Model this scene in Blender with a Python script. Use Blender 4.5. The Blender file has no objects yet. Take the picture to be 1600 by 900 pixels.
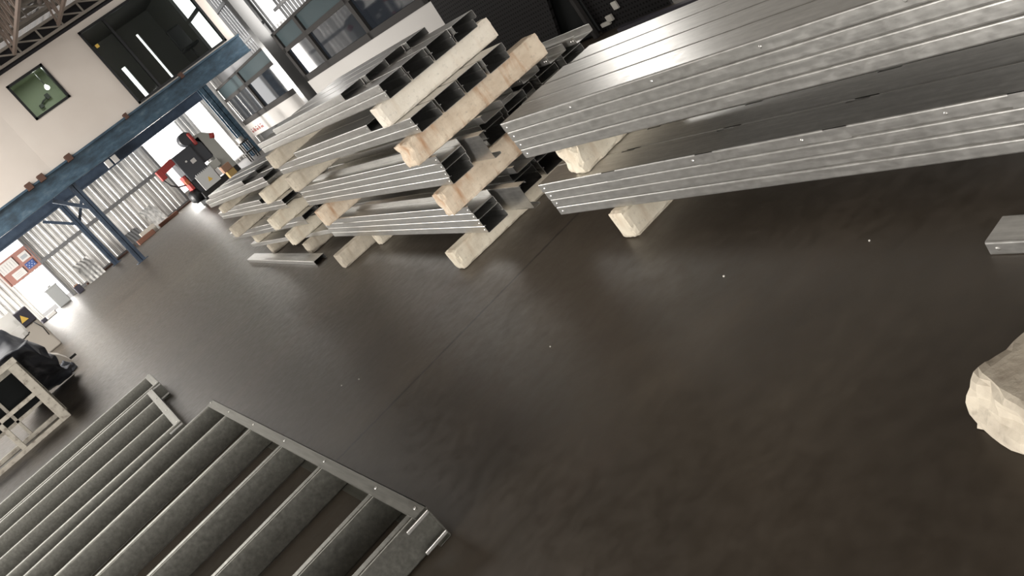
import bpy, bmesh, math, random
from mathutils import Vector, Matrix, noise
random.seed(7)
SC = bpy.context.scene
COL = SC.collection
R = math.radians

# ------------------------------------------------------------------ materials
def mat(name, base=(.5, .5, .5), rough=.5, metal=0., spec=.5, emis=None, estr=0.):
    m = bpy.data.materials.new(name)
    m.use_nodes = True
    b = m.node_tree.nodes['Principled BSDF']
    b.inputs['Base Color'].default_value = (*base, 1)
    b.inputs['Roughness'].default_value = rough
    b.inputs['Metallic'].default_value = metal
    b.inputs['Specular IOR Level'].default_value = spec
    if emis:
        b.inputs['Emission Color'].default_value = (*emis, 1)
        b.inputs['Emission Strength'].default_value = estr
    return m

def nodes(m):
    t = m.node_tree
    return t, t.nodes, t.links, t.nodes['Principled BSDF']

def coord(m, scale=(1, 1, 1), kind='Object', rot=(0, 0, 0)):
    t, n, l, b = nodes(m)
    tc = n.new('ShaderNodeTexCoord')
    mp = n.new('ShaderNodeMapping')
    mp.inputs['Scale'].default_value = scale
    mp.inputs['Rotation'].default_value = rot
    l.new(tc.outputs[kind], mp.inputs['Vector'])
    return mp.outputs['Vector']

def noise_node(m, vec, scale=5, detail=4, rough=.55):
    t, n, l, b = nodes(m)
    x = n.new('ShaderNodeTexNoise')
    x.inputs['Scale'].default_value = scale
    x.inputs['Detail'].default_value = detail
    x.inputs['Roughness'].default_value = rough
    l.new(vec, x.inputs['Vector'])
    return x.outputs['Fac']

def ramp(m, fac, stops):
    t, n, l, b = nodes(m)
    r = n.new('ShaderNodeValToRGB')
    e = r.color_ramp.elements
    while len(e) < len(stops):
        e.new(.5)
    for i, (p, c) in enumerate(stops):
        e[i].position = p
        e[i].color = (*c, 1) if len(c) == 3 else c
    l.new(fac, r.inputs['Fac'])
    return r.outputs['Color']

def mix(m, fac, a, b_, mode='MIX'):
    t, n, l, b = nodes(m)
    x = n.new('ShaderNodeMix')
    x.data_type = 'RGBA'
    x.blend_type = mode
    for sock, v in ((x.inputs['Factor'], fac), (x.inputs['A'], a), (x.inputs['B'], b_)):
        if isinstance(v, (int, float)):
            sock.default_value = v
        elif isinstance(v, tuple):
            sock.default_value = (*v, 1)
        else:
            l.new(v, sock)
    return x.outputs['Result']

def bump(m, fac, strength=.2, dist=.01):
    t, n, l, b = nodes(m)
    x = n.new('ShaderNodeBump')
    x.inputs['Strength'].default_value = strength
    x.inputs['Distance'].default_value = dist
    l.new(fac, x.inputs['Height'])
    l.new(x.outputs['Normal'], b.inputs['Normal'])

def setc(m, sock, name='Base Color'):
    t, n, l, b = nodes(m)
    l.new(sock, b.inputs[name])

def g(v):
    return (v, v, v)

def steel(name, lo, hi, r0=.34, r1=.5, tint=(1, .985, .95)):
    m = mat(name, metal=.92, rough=.42)
    v = coord(m, (60, 3.2, 60))
    f1 = noise_node(m, v, 1.0, 5)
    v2 = coord(m, (18, 9, 18))
    f2 = noise_node(m, v2, 2.2, 3)
    c1 = ramp(m, f1, [(.3, tuple(lo * t for t in tint)), (.72, tuple(hi * t for t in tint))])
    c2 = ramp(m, f2, [(.35, g(.86)), (.7, g(1.))])
    setc(m, mix(m, 1., c1, c2, 'MULTIPLY'))
    setc(m, ramp(m, f2, [(.2, g(r0)), (.8, g(r1))]), 'Roughness')
    return m

M = {}
M['steel'] = steel('galvanized_steel', .55, .70, .29, .40)
M['steel_frame'] = steel('frame_galvanized_steel', .19, .27, .34, .48, (1, .985, .88))
M['dimple'] = mat('pressed_steel', (.8, .79, .76), .3, .9)

m = M['floor'] = mat('concrete_floor', rough=.5, spec=.55)
va = coord(m, (1.1, 1.4, 1))
vb = coord(m, (2.2, 2.4, 1))
f1 = noise_node(m, va, .9, 6, .6)
f2 = noise_node(m, vb, 6, 5, .65)
c = ramp(m, f1, [(.3, (.040, .031, .022)), (.55, (.060, .047, .034)), (.75, (.094, .076, .056))])
c = mix(m, .5, c, ramp(m, f2, [(.3, g(.72)), (.7, g(1.18))]), 'MULTIPLY')
v3 = coord(m, (.16, .5, 1))
f3 = noise_node(m, v3, 2.3, 3, .5)
c = mix(m, ramp(m, f3, [(.60, g(0.)), (.72, g(.25))]), c, (.085, .050, .040))
# saw-cut joints, every 4.28 m across and a narrow dark line 6 mm wide
t, n, l, b = nodes(m)
tc = n.new('ShaderNodeTexCoord'); sp = n.new('ShaderNodeSeparateXYZ'); l.new(tc.outputs['Object'], sp.inputs['Vector'])
def mth(op, a, b_=None, c_=None):
    x = n.new('ShaderNodeMath'); x.operation = op
    for i, v in enumerate((a, b_, c_)):
        if v is None: continue
        if isinstance(v, (int, float)): x.inputs[i].default_value = v
        else: l.new(v, x.inputs[i])
    return x.outputs[0]
wob = mth('MULTIPLY', mth('SUBTRACT', noise_node(m, coord(m, (6, 6, 1)), 3, 3), .5), .02)
fr = mth('ABSOLUTE', mth('SUBTRACT', mth('PINGPONG', mth('ADD', mth('SUBTRACT', sp.outputs['Y'], 4.28), wob), 4.0), 0.))
line = mth('LESS_THAN', fr, .011)
c = mix(m, mth('MULTIPLY', line, .9), c, (.012, .009, .007))
setc(m, c)
setc(m, ramp(m, f2, [(.3, g(.34)), (.7, g(.50))]), 'Roughness')
bump(m, f2, .12, .004)

def cream(name, a, b_, stain, amount):
    m = mat(name, rough=.95, spec=.15)
    v = coord(m, (3.0, 5, 5))
    f = noise_node(m, v, 2.6, 5)
    v2 = coord(m, (9, 9, 2.0))
    f2 = noise_node(m, v2, 1.6, 4)
    c = ramp(m, f, [(.3, a), (.7, b_)])
    c = mix(m, ramp(m, f2, [(.52, g(0.)), (.75, g(amount))]), c, stain)
    v4 = coord(m, (30, 30, 30))
    f4 = noise_node(m, v4, 1.0, 4)
    c = mix(m, .6, c, ramp(m, f4, [(.28, g(.6)), (.42, g(1.))]), 'MULTIPLY')
    setc(m, c)
    bump(m, noise_node(m, coord(m, (40, 40, 40)), 1.2, 6), .35, .006)
    return m
M['cream'] = cream('cream_aerated_block', (.62, .55, .44), (.76, .70, .58), (.40, .27, .17), .35)
M['cream_stained'] = cream('stained_cream_block', (.56, .45, .34), (.74, .64, .51), (.42, .22, .11), .8)
M['cream_white'] = cream('pale_cream_block', (.70, .64, .55), (.80, .75, .66), (.62, .50, .38), .3)
M['cream_grey'] = cream('grey_cream_block', (.45, .40, .33), (.60, .54, .44), (.30, .24, .18), .5)

m = M['office_wall'] = mat('office_wall_paint', (.80, .73, .66), .8, spec=.2)
f = noise_node(m, coord(m, (.6, .6, .6)), 1.5, 3)
setc(m, ramp(m, f, [(.3, (.70, .63, .57)), (.7, (.75, .685, .625))]))
m = M['blue'] = mat('blue_steel_paint', (.08, .14, .20), .45, spec=.4)
f = noise_node(m, coord(m, (1.2, 1.2, 3)), 2.4, 6, .65)
setc(m, ramp(m, f, [(.32, (.030, .050, .070)), (.55, (.055, .100, .145)), (.78, (.14, .19, .23))]))
m = M['blue_dark'] = mat('navy_steel_paint', (.03, .05, .09), .45)
f = noise_node(m, coord(m, (2, 2, 2)), 2, 5)
setc(m, ramp(m, f, [(.3, (.022, .036, .062)), (.75, (.05, .075, .115))]))
m = M['rust'] = mat('rusty_clip', (.10, .05, .035), .8)
m = M['zinc_wall'] = mat('zinc_sheeting', (.5, .5, .5), .4, .45)
f = noise_node(m, coord(m, (7, 7, .45)), 1.6, 6)
f2 = noise_node(m, coord(m, (1.6, 1, 1.3)), 1.2, 4)
c = ramp(m, f, [(.32, (.48, .47, .46)), (.62, (.92, .90, .87))])  # pale vertical streaks in the colour imitate light reflected by the metal
setc(m, mix(m, .5, c, ramp(m, f2, [(.3, g(.6)), (.7, g(1.15))]), 'MULTIPLY'))
setc(m, ramp(m, f, [(.3, g(.3)), (.7, g(.5))]), 'Roughness')
m = M['roof_sheet'] = mat('roof_sheeting', (.17, .145, .125), .6, .3)
M['truss'] = mat('truss_paint', (.30, .27, .235), .6)
M['truss_warm'] = mat('joist_primer', (.24, .185, .155), .65)
M['roof_void'] = mat('black_roof_strip', (.012, .011, .014), .7)  # even black for the band above the office wall
M['black_frame'] = mat('black_aluminium', (.012, .013, .014), .35)
M['grey_frame'] = mat('grey_aluminium', (.045, .043, .042), .95, 0, .02)
M['slat'] = mat('side_sheeting', (.20, .20, .205), .5, .5)
M['side_wall'] = mat('pale_side_sheeting', (.45, .44, .42), .6)
M['white_base'] = mat('white_sill_panel', (.40, .385, .37), .9, 0, .02)
m = M['dark_base'] = mat('shadowed_plinth', (.06, .06, .06), .8)
M['red_ink'] = mat('red_ink', (.20, .075, .07), .9)
M['post'] = mat('post_paint', (.13, .13, .13), .3, .4)
def glass(name, tint, rough, trans):
    m = mat(name, tint, rough, 0, .8)
    nodes(m)[3].inputs['Transmission Weight'].default_value = trans
    nodes(m)[3].inputs['IOR'].default_value = 1.45
    return m
M['glass_dark'] = mat('tinted_glass', (.014, .017, .022), .05, 0, .25)
M['glass_transom'] = mat('transom_glass', (.040, .055, .060), .7, 0, .05)  # paler than the lower panes, colour stands in for reflections on tilted glass
# clear panes are thin sheets: mostly transparent with a sharp reflection
def thin_glass(name, tint):
    m = bpy.data.materials.new(name); m.use_nodes = True
    t = m.node_tree; t.nodes.clear()
    o = t.nodes.new('ShaderNodeOutputMaterial'); mx = t.nodes.new('ShaderNodeMixShader')
    tr = t.nodes.new('ShaderNodeBsdfTransparent'); gl = t.nodes.new('ShaderNodeBsdfGlossy'); fr = t.nodes.new('ShaderNodeFresnel')
    tr.inputs['Color'].default_value = (*tint, 1); gl.inputs['Roughness'].default_value = .02; fr.inputs['IOR'].default_value = 1.22
    t.links.new(fr.outputs[0], mx.inputs[0]); t.links.new(tr.outputs[0], mx.inputs[1]); t.links.new(gl.outputs[0], mx.inputs[2])
    t.links.new(mx.outputs[0], o.inputs['Surface'])
    return m
M['glass_clear'] = thin_glass('clear_glass', (.80, .83, .82))
M['room_dark'] = mat('dark_room_paint', (.16, .16, .155), .8)
M['room_green'] = mat('pale_green_paint', (.30, .325, .25), .8)
M['bulb'] = mat('glowing_bulb', (1, 1, .95), .4, emis=(1, 1, .9), estr=9)
M['wall_lamp_dark'] = mat('lamp_bracket', (.03, .03, .03), .5)
M['yellow'] = mat('yellow_sticker', (.75, .50, .10), .6)
M['paper'] = mat('paper', (.62, .60, .58), .8)
M['paper_blue'] = mat('blue_print', (.05, .09, .26), .7)
M['paper_mark'] = mat('faint_print', (.36, .38, .40), .8)
M['paper_light'] = mat('light_print', (.55, .62, .75), .8)
m = M['board'] = mat('reddish_board', (.34, .17, .14), .75)
M['mach_grey'] = mat('beige_grey_casting', (.40, .40, .37), .5)
M['mach_dark'] = mat('charcoal_enclosure', (.055, .058, .068), .45)
M['mach_black'] = mat('black_casting', (.016, .017, .018), .5)
M['mach_red'] = mat('red_enamel', (.42, .05, .045), .45)
M['mach_orange'] = mat('orange_enamel', (.50, .14, .05), .5)
M['mach_white'] = mat('white_guard', (.60, .61, .61), .5)
M['wood_red'] = mat('reddish_timber', (.19, .085, .055), .8)
m = M['wood_pale'] = mat('pale_timber', (.56, .52, .46), .8)
M['brick_red'] = mat('brown_kerb', (.12, .07, .055), .9)
m = M['cage'] = mat('chipped_white_paint', (.55, .51, .44), .7)
f = noise_node(m, coord(m, (9, 9, 9)), 1.5, 5)
setc(m, ramp(m, f, [(.33, (.26, .22, .18)), (.45, (.52, .48, .41)), (.7, (.62, .58, .50))]))
m = M['tarp'] = mat('charcoal_tarpaulin', (.07, .075, .09), .6, spec=.4)
f = noise_node(m, coord(m, (2, 2, 2)), 2.0, 4)
setc(m, ramp(m, f, [(.35, (.045, .050, .064)), (.60, (.11, .118, .14)), (.75, (.30, .30, .32))]))
M['black_paint'] = mat('black_sheet_metal', (.008, .009, .009), .6, 0, .1)
m = M['perforated'] = mat('black_perforated_sheet', (.022, .021, .022), .6, 0, .08)
t, n, l, b = nodes(m)
tc = n.new('ShaderNodeTexCoord'); sp = n.new('ShaderNodeSeparateXYZ'); l.new(tc.outputs['Object'], sp.inputs['Vector'])
px = mth('SUBTRACT', mth('FRACT', mth('MULTIPLY', sp.outputs['Y'], 22.)), .5)
pz = mth('SUBTRACT', mth('FRACT', mth('MULTIPLY', sp.outputs['Z'], 22.)), .5)
rr = mth('SQRT', mth('ADD', mth('MULTIPLY', px, px), mth('MULTIPLY', pz, pz)))
setc(m, mix(m, mth('LESS_THAN', rr, .24), (.020, .019, .0195), (.003, .003, .003)))
M['grey_drum'] = mat('grey_cabinet_paint', (.36, .37, .37), .45, .2)
M['beige'] = mat('beige_cabinet_paint', (.46, .42, .37), .6)
M['navy_box'] = mat('dark_box_paint', (.035, .032, .045), .6)
M['white_alu'] = mat('white_powder_coat', (.78, .77, .74), .35)
M['rubble_pale'] = mat('pale_scrap', (.6, .58, .53), .8)
M['ochre'] = mat('ochre_carton', (.36, .24, .09), .8)
M['carton'] = mat('brown_carton', (.26, .15, .10), .8)

# ------------------------------------------------------------------ geometry
class G:
    def __init__(self):
        self.v, self.f, self.s = [], [], []
    def add(self, vs, fs, smooth=False):
        o = len(self.v)
        self.v += [tuple(p) for p in vs]
        self.f += [tuple(i + o for i in q) for q in fs]
        self.s += [smooth] * len(fs)
        return self
    def box(self, a, b, mx=None, bev=0.):
        x0, y0, z0 = a; x1, y1, z1 = b
        if x0 > x1: x0, x1 = x1, x0
        if y0 > y1: y0, y1 = y1, y0
        if z0 > z1: z0, z1 = z1, z0
        if bev <= 0:
            vs = [(x, y, z) for x in (x0, x1) for y in (y0, y1) for z in (z0, z1)]
            fs = [(0, 1, 3, 2), (4, 6, 7, 5), (0, 4, 5, 1), (2, 3, 7, 6), (0, 2, 6, 4), (1, 5, 7, 3)]
        else:
            bm = bmesh.new()
            bmesh.ops.create_cube(bm, size=1)
            for p in bm.verts:
                p.co = ((x0 + x1) / 2 + p.co.x * (x1 - x0), (y0 + y1) / 2 + p.co.y * (y1 - y0), (z0 + z1) / 2 + p.co.z * (z1 - z0))
            bmesh.ops.bevel(bm, geom=list(bm.edges), offset=bev, segments=2, affect='EDGES', profile=.5)
            bm.verts.index_update()
            vs = [tuple(p.co) for p in bm.verts]; fs = [tuple(q.index for q in fc.verts) for fc in bm.faces]
            bm.free()
        if mx is not None:
            vs = [tuple(mx @ Vector(p)) for p in vs]
        return self.add(vs, fs)
    def bar(self, p, q, w, h=None, up=(0, 0, 1)):
        """square bar from p to q"""
        p, q = Vector(p), Vector(q); d = (q - p)
        L = d.length; d.normalize(); h = h or w
        u = Vector(up)
        if abs(d.dot(u)) > .98: u = Vector((1, 0, 0))
        s = d.cross(u).normalized(); u = s.cross(d).normalized()
        vs = []
        for k in (0, L):
            for a, b in ((-1, -1), (1, -1), (1, 1), (-1, 1)):
                vs.append(p + d * k + s * a * w / 2 + u * b * h / 2)
        return self.add(vs, [(3, 2, 1, 0), (4, 5, 6, 7), (0, 1, 5, 4), (1, 2, 6, 5), (2, 3, 7, 6), (3, 0, 4, 7)])
    def tube(self, pts, r, n=8, caps=True):
        pts = [Vector(p) for p in pts]
        rs = r if isinstance(r, (list, tuple)) else [r] * len(pts)
        vs = []
        for i, p in enumerate(pts):
            d = (pts[min(i + 1, len(pts) - 1)] - pts[max(i - 1, 0)]).normalized()
            u = Vector((0, 0, 1)) if abs(d.z) < .95 else Vector((1, 0, 0))
            s = d.cross(u).normalized(); u = s.cross(d)
            for k in range(n):
                a = 2 * math.pi * k / n
                vs.append(p + (s * math.cos(a) + u * math.sin(a)) * rs[i])
        fs = []
        for i in range(len(pts) - 1):
            for k in range(n):
                fs.append((i * n + k, i * n + (k + 1) % n, (i + 1) * n + (k + 1) % n, (i + 1) * n + k))
        self.add(vs, fs, True)
        if caps:
            o = len(self.v) - len(vs)
            self.f.append(tuple(o + k for k in reversed(range(n)))); self.s.append(False)
            o2 = o + (len(pts) - 1) * n
            self.f.append(tuple(o2 + k for k in range(n))); self.s.append(False)
        return self
    def prism(self, poly, axis, a, b):
        """extrude polygon (2D) along axis ('x','y','z')"""
        def P(u, v, w):
            return {'x': (w, u, v), 'y': (u, w, v), 'z': (u, v, w)}[axis]
        n = len(poly)
        vs = [P(u, v, a) for u, v in poly] + [P(u, v, b) for u, v in poly]
        fs = [tuple(range(n)), tuple(reversed(range(n, 2 * n)))]
        for i in range(n):
            j = (i + 1) % n
            fs.append((i, i + n, j + n, j))
        return self.add(vs, fs)
    def build(self, name, material, parent=None, loc=(0, 0, 0), rz=0., fix=True):
        me = bpy.data.meshes.new(name)
        me.from_pydata(self.v, [], self.f)
        me.polygons.foreach_set('use_smooth', self.s)
        if fix:
            bm = bmesh.new(); bm.from_mesh(me)
            bmesh.ops.recalc_face_normals(bm, faces=bm.faces)
            bm.to_mesh(me); bm.free()
        me.materials.append(material)
        o = bpy.data.objects.new(name, me)
        COL.objects.link(o)
        if parent is not None: o.parent = parent
        o.location = loc; o.rotation_euler = (0, 0, rz)
        return o

def tag(o, label=None, cat=None, group=None, kind=None):
    if label: o['label'] = label
    if cat: o['category'] = cat
    if group: o['group'] = group
    if kind: o['kind'] = kind
    return o

def thing(name, label, cat, loc=(0, 0, 0), rz=0., group=None):
    o = bpy.data.objects.new(name, None); COL.objects.link(o)
    o.empty_display_size = .1
    o.location = loc; o.rotation_euler = (0, 0, rz)
    return tag(o, label, cat, group)

def struct(o, label, cat='wall'):
    return tag(o, label, cat, kind='structure')

# ------------------------------------------------------------------ steel channel studs
TH = .0022
def fillet_path(pts, r, seg=3):
    out = [Vector(pts[0])]
    for i in range(1, len(pts) - 1):
        p, a, b = Vector(pts[i]), Vector(pts[i - 1]), Vector(pts[i + 1])
        d1, d2 = (a - p).normalized(), (b - p).normalized()
        for k in range(seg + 1):
            t = k / seg
            q = (p + d1 * r) * (1 - t) ** 2 + p * 2 * t * (1 - t) + (p + d2 * r) * t ** 2
            out.append(q)
    out.append(Vector(pts[-1]))
    return out

def channel_mesh(g_, W, H, L, lip=.014, r=.006, notches=(), dimples=(), y0=0., flip=False, side=None):
    """C-channel along +Y from y0 to y0+L; web on top at z=H (or at the bottom when flip), flanges down, lips turned inwards."""
    c = [(lip, TH / 2), (TH / 2, TH / 2), (TH / 2, H - TH / 2), (W - TH / 2, H - TH / 2), (W - TH / 2, TH / 2), (W - lip, TH / 2)]
    path = fillet_path(c, r)
    nrm = []
    for i in range(len(path)):
        d = (path[min(i + 1, len(path) - 1)] - path[max(i - 1, 0)]).normalized()
        nrm.append(Vector((-d.y, d.x)))
    A = [p + n_ * TH / 2 for p, n_ in zip(path, nrm)]
    B = [p - n_ * TH / 2 for p, n_ in zip(path, nrm)]
    zz = (lambda z: H - z) if flip else (lambda z: z)
    poly = A + B[::-1]
    n = len(A)
    N2 = 2 * n
    vs = [(p.x, y0, zz(p.y)) for p in poly] + [(p.x, y0 + L, zz(p.y)) for p in poly]
    fs = [(i, (i + 1) % N2, (i + 1) % N2 + N2, i + N2) for i in range(N2)]
    for yy in (0, N2):
        for i in range(n - 1):
            q = (i, i + 1, N2 - 2 - i, N2 - 1 - i)
            fs.append(tuple(k + yy for k in q))
    g_.add(vs, fs)
    for (yd, xs) in dimples:      # pressed dimples on the flanges
        for sx in xs:
            x = 0 if sx < 0 else W
            ring = []
            for k in range(8):
                a = 2 * math.pi * k / 8
                ring.append((x, yd + .0075 * math.cos(a), H * .48 + .0075 * math.sin(a)))
            ring2 = [(x + sx * .003, y0_ + (y_ - y0_) * .45, z_) for (x_, y_, z_), y0_ in zip(ring, [yd] * 8)]
            ring2 = [(x + sx * .003, yd + .0035 * math.cos(2 * math.pi * k / 8), H * .48 + .0035 * math.sin(2 * math.pi * k / 8)) for k in range(8)]
            o = [(k, (k + 1) % 8, (k + 1) % 8 + 8, k + 8) for k in range(8)] + [tuple(range(8, 16))]
            g_.add(ring + ring2, o)
    return g_

def slotted_channel(W, H, L, slots, dims, cut=.016):
    """channel whose web is cut away along its far edge at the given (y0, y1) slots"""
    g_ = G(); ys = [0] + [v for ab in sorted(slots) for v in ab] + [L]
    for k in range(0, len(ys), 2):
        channel_mesh(g_, W, H, ys[k + 1] - ys[k], y0=ys[k], dimples=[(d, (-1,)) for d in dims if ys[k] <= d < ys[k + 1]])
    for y0, y1 in slots:
        g_.box((0, y0, 0), (TH, y1, H)); g_.box((0, y0, H - TH), (W - cut, y1, H)); g_.box((W - TH, y0, .0), (W, y1, H - .006))
    return g_

_cache = {}
def channel(label, loc, rz, W, H, L, flip=False, dim=(), group=None, name='steel_channel', key=None, material='steel', tilt=None):
    k = (W, H, L, flip, tuple(dim))
    if k not in _cache:
        g_ = channel_mesh(G(), W, H, L, flip=flip, dimples=[(d, (-1,)) for d in dim])
        o = g_.build(name, M[material])
        _cache[k] = o
    else:
        o = _cache[k].copy(); COL.objects.link(o)
    o.location = loc; o.rotation_euler = (0, 0, rz) if tilt is None else tilt
    return tag(o, label, 'steel channel', group)

ORD = ['bottom', 'second', 'third', 'top']
def bundle(where, stack, P0, rz, zs, W, pitch, H, L, cols, colnames, tops=None, dims=(.03,), jitter=.012, group=None, skip=(), pre='steel channel'):
    """stacked channels. zs: list of layer bottoms; tops: {layer: (length offset at the near end, length)}"""
    cx, cy = math.cos(rz), math.sin(rz)
    rnd = random.Random(hash(where) % 1000 if False else len(where) * 7 + len(stack))
    for li, z in enumerate(zs):
        lname = layer_name(li, len(zs))
        for ci in range(cols):
            if (li, ci) in skip: continue
            s0, LL = 0., L
            if tops and li in tops: s0, LL = tops[li]
            jy = rnd.uniform(-jitter, jitter) + (0 if li else 0)
            x = ci * pitch; y = s0 + jy
            loc = (P0[0] + cx * x - cy * y, P0[1] + cy * x + cx * y, z)
            dl = [d for d in dims if d < LL - .02] + [LL - .03]
            channel(f'{pre}, {lname}, {colnames[ci]}, {where} of the {stack}', loc, rz, W, H, LL, dim=dl, group=group)

def layer_name(i, n):
    if n == 1: return 'single layer'
    if i == n - 1: return 'top layer'
    if i == 0: return 'bottom layer'
    return {1: 'second', 2: 'third'}[i] + ' layer from below'

# ------------------------------------------------------------------ chipped cream blocks
def block(label, loc, rz, L, D, Hh, material='cream', seed=0, chips=6, rough=.006, bev=.012, end_chip=0., group=None, curve=0., slope=0.):
    """rough aerated-concrete block: local x 0..L, y 0..D, z 0..H"""
    rnd = random.Random(seed)
    nx, ny, nz = max(8, int(L / .025)), 9, 9
    idx = {}; vs = []; fs = []
    def vid(i, j, k):
        if (i, j, k) not in idx:
            idx[(i, j, k)] = len(vs); vs.append(Vector((i / nx * L, j / ny * D, k / nz * Hh)))
        return idx[(i, j, k)]
    for i in range(nx):
        for j in range(ny):
            for k in (0, nz):
                fs.append((vid(i, j, k), vid(i + 1, j, k), vid(i + 1, j + 1, k), vid(i, j + 1, k)))
    for i in range(nx):
        for k in range(nz):
            for j in (0, ny):
                fs.append((vid(i, j, k), vid(i + 1, j, k), vid(i + 1, j, k + 1), vid(i, j, k + 1)))
    for j in range(ny):
        for k in range(nz):
            for i in (0, nx):
                fs.append((vid(i, j, k), vid(i, j + 1, k), vid(i, j + 1, k + 1), vid(i, j, k + 1)))
    ctr = Vector((L / 2, D / 2, Hh / 2))
    cs = []
    for _ in range(chips):
        x = rnd.choice([rnd.uniform(0, L), rnd.uniform(0, .1), 0.])
        y, z = rnd.choice([(0, 0), (0, Hh), (0, 0), (D, 0), (D, Hh)])
        if x == 0.: z = rnd.uniform(0, Hh)
        cs.append((Vector((x, y, z)), rnd.uniform(.012, .026)))
    off = Vector((seed * 3.1, seed * 1.7, 0))
    out = []
    for p in vs:
        q = p.copy()
        # rounded edges
        d = [min(q.x, L - q.x), min(q.y, D - q.y), min(q.z, Hh - q.z)]
        sg = [1 if q.x < L / 2 else -1, 1 if q.y < D / 2 else -1, 1 if q.z < Hh / 2 else -1]
        near = sum(1 for v in d if v < 1e-6)
        if near >= 2:
            for a in range(3):
                if d[a] < 1e-6 and not (a == 2 and False): q[a] += sg[a] * bev * .42 * (1 + 1.2 * noise.noise(p * 26 + off))
        nv = .55 * Vector((noise.noise(p * 14 + off), noise.noise(p * 14 + off + Vector((9, 0, 0))), noise.noise(p * 14 + off + Vector((0, 9, 0)))))
        q += nv * rough * (.5 if d[2] < 1e-6 else 1)
        if end_chip and p.x < .12:
            q.x += end_chip * max(0, noise.noise(p * 16 + off) + .25) * (1 - p.x / .12)
        if slope and p.x < .12: q.x += slope * (p.z / Hh) ** 2 * (1 - p.x / .12)
        for cpt, r in cs:
            dist = (p - cpt).length
            if dist < r:
                q += (ctr - p).normalized() * (r - dist) * .8 if near else Vector()
        q.z = min(max(q.z, 0.0), Hh)
        if curve: q.y += curve * math.sin(math.pi * p.x / L)
        out.append(q)
    g_ = G(); g_.add(out, fs, False)
    o = g_.build('support_block', M[material], None, loc, rz)
    return tag(o, label, 'block', group)

# ================================================================== THE SETTING
fl = G().box((-14, -9, -.15), (16, 37, 0)).build('floor', M['floor'])
struct(fl, 'dark brown concrete floor with a thin straight joint across it', 'floor')

def corr_strip(g_, u0, u1, z0, z1, mapf, pitch=.17, amp=.013):
    """trapezoidal sheeting between u0 and u1; mapf(u, depth, z) -> point"""
    pts = []
    u = u0
    k = math.floor(u0 / pitch)
    rr_ = random.Random(int(u0 * 100) + 3)
    while True:
        ka = rr_.choice((.35, .6, 1., 1.2))
        base = k * pitch
        for du, dd in ((0, 0), (.38, 0), (.5, 1), (.88, 1)):
            uu = base + du * pitch
            if u0 <= uu <= u1: pts.append((uu, dd * amp * ka))
        k += 1
        if base > u1: break
    pts = [(u0, 0)] + pts + [(u1, 0)]
    vs = []
    for uu, dd in pts:
        vs += [mapf(uu, dd, z0), mapf(uu, dd, z1)]
    fs = [(2 * i, 2 * i + 2, 2 * i + 3, 2 * i + 1) for i in range(len(pts) - 1)]
    g_.add(vs, fs)

# back wall with bright openings
BW = 33.2
bw = G()
mp = lambda u, d, z: (u, BW - d, z)
for (a, b_, z0, z1) in ((-14, -.3, 0, 7), (-.3, .48, 0, 2.2), (.48, 1.55, 1.38, 2.2), (-.3, 1.7, 2.85, 3.0), (1.55, 1.7, 0, 2.85), (1.7, 6.58, 0, 3.0),
                       (6.58, 7.98, 0, .35), (6.58, 9.2, 2.75, 3.0), (7.98, 8.5, 0, 2.75), (8.5, 9.15, 0, .12), (9.15, 16, 0, 3.0)):
    corr_strip(bw, a, b_, z0, z1, mp)
struct(bw.build('wall_back', M['zinc_wall'], fix=False), 'corrugated zinc sheet wall at the far end under the office')
gi = G()
gi.box((1.6, BW - .13, 1.40), (6.6, BW - .05, 1.52)).box((1.7, BW - .11, 0.0), (6.6, BW - .05, .10))
struct(gi.build('trim_1', M['slat']), 'horizontal steel rail fixed across the corrugated back wall', 'rail')
gi = G().box((6.5, BW - .12, 0), (6.58, BW + .02, 2.75)).box((1.55, BW - .1, 0), (1.6, BW + .02, 2.85))
struct(gi.build('trim_2', M['slat']), 'thin steel jambs beside the bright openings in the back wall', 'rail')
gi = G().box((2.1, BW - .45, 0), (8.0, BW - .16, .06))
struct(gi.build('trim_3', M['brick_red']), 'brown kerb running along the foot of the back wall', 'kerb')

# right side wall, in the frame (t along the wall towards the camera, d outwards)
RO = Vector((9.95, 33.4, 0)); RT = Vector((-.0497, -.9988, 0)); RN = Vector((.9988, -.0497, 0))
def rw(t, d, z): return RO + RT * t + RN * d + Vector((0, 0, z))
def rbox(g_, t0, t1, d0, d1, z0, z1):
    vs = [rw(t, d, z) for t in (t0, t1) for d in (d0, d1) for z in (z0, z1)]
    return g_.add(vs, [(0, 1, 3, 2), (4, 6, 7, 5), (0, 4, 5, 1), (2, 3, 7, 6), (0, 2, 6, 4), (1, 5, 7, 3)])
sl = G()
tt = 5.3
while tt < 13.9:
    if not (8.7 < tt < 9.75):
        rbox(sl, tt, tt + .155, .30, .33, 2.4, 5.6)
    tt += .27
rbox(sl, 13.9, 17.9, .30, .33, 2.4, 5.6); rbox(sl, -.4, 17.9, .30, .33, 5.6, 6.8)
rbox(sl, 7.75, 8.35, .26, .30, 2.4, 5.6); rbox(sl, -.4, 5.3, .30, .33, 2.4, 3.2); rbox(sl, 4.3, 5.45, .30, .33, 3.2, 5.6)
struct(sl.build('wall_right', M['slat']), 'side wall of grey sheeting with bright daylight showing between the strips')
sl = G(); rbox(sl, 5.2, 8.3, .22, .30, 2.86, 2.94); rbox(sl, 9.7, 14, .22, .30, 2.86, 2.94); rbox(sl, 5.2, 14, .22, .30, 4.0, 4.1)
struct(sl.build('trim_4', M['slat']), 'horizontal rail across the daylight strips of the side wall', 'rail')
sl = G(); rbox(sl, -.2, 17.9, .18, .24, 0, 2.42)
struct(sl.build('wall_partition', M['dark_base']), 'dark partition behind the tinted window units')
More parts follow.
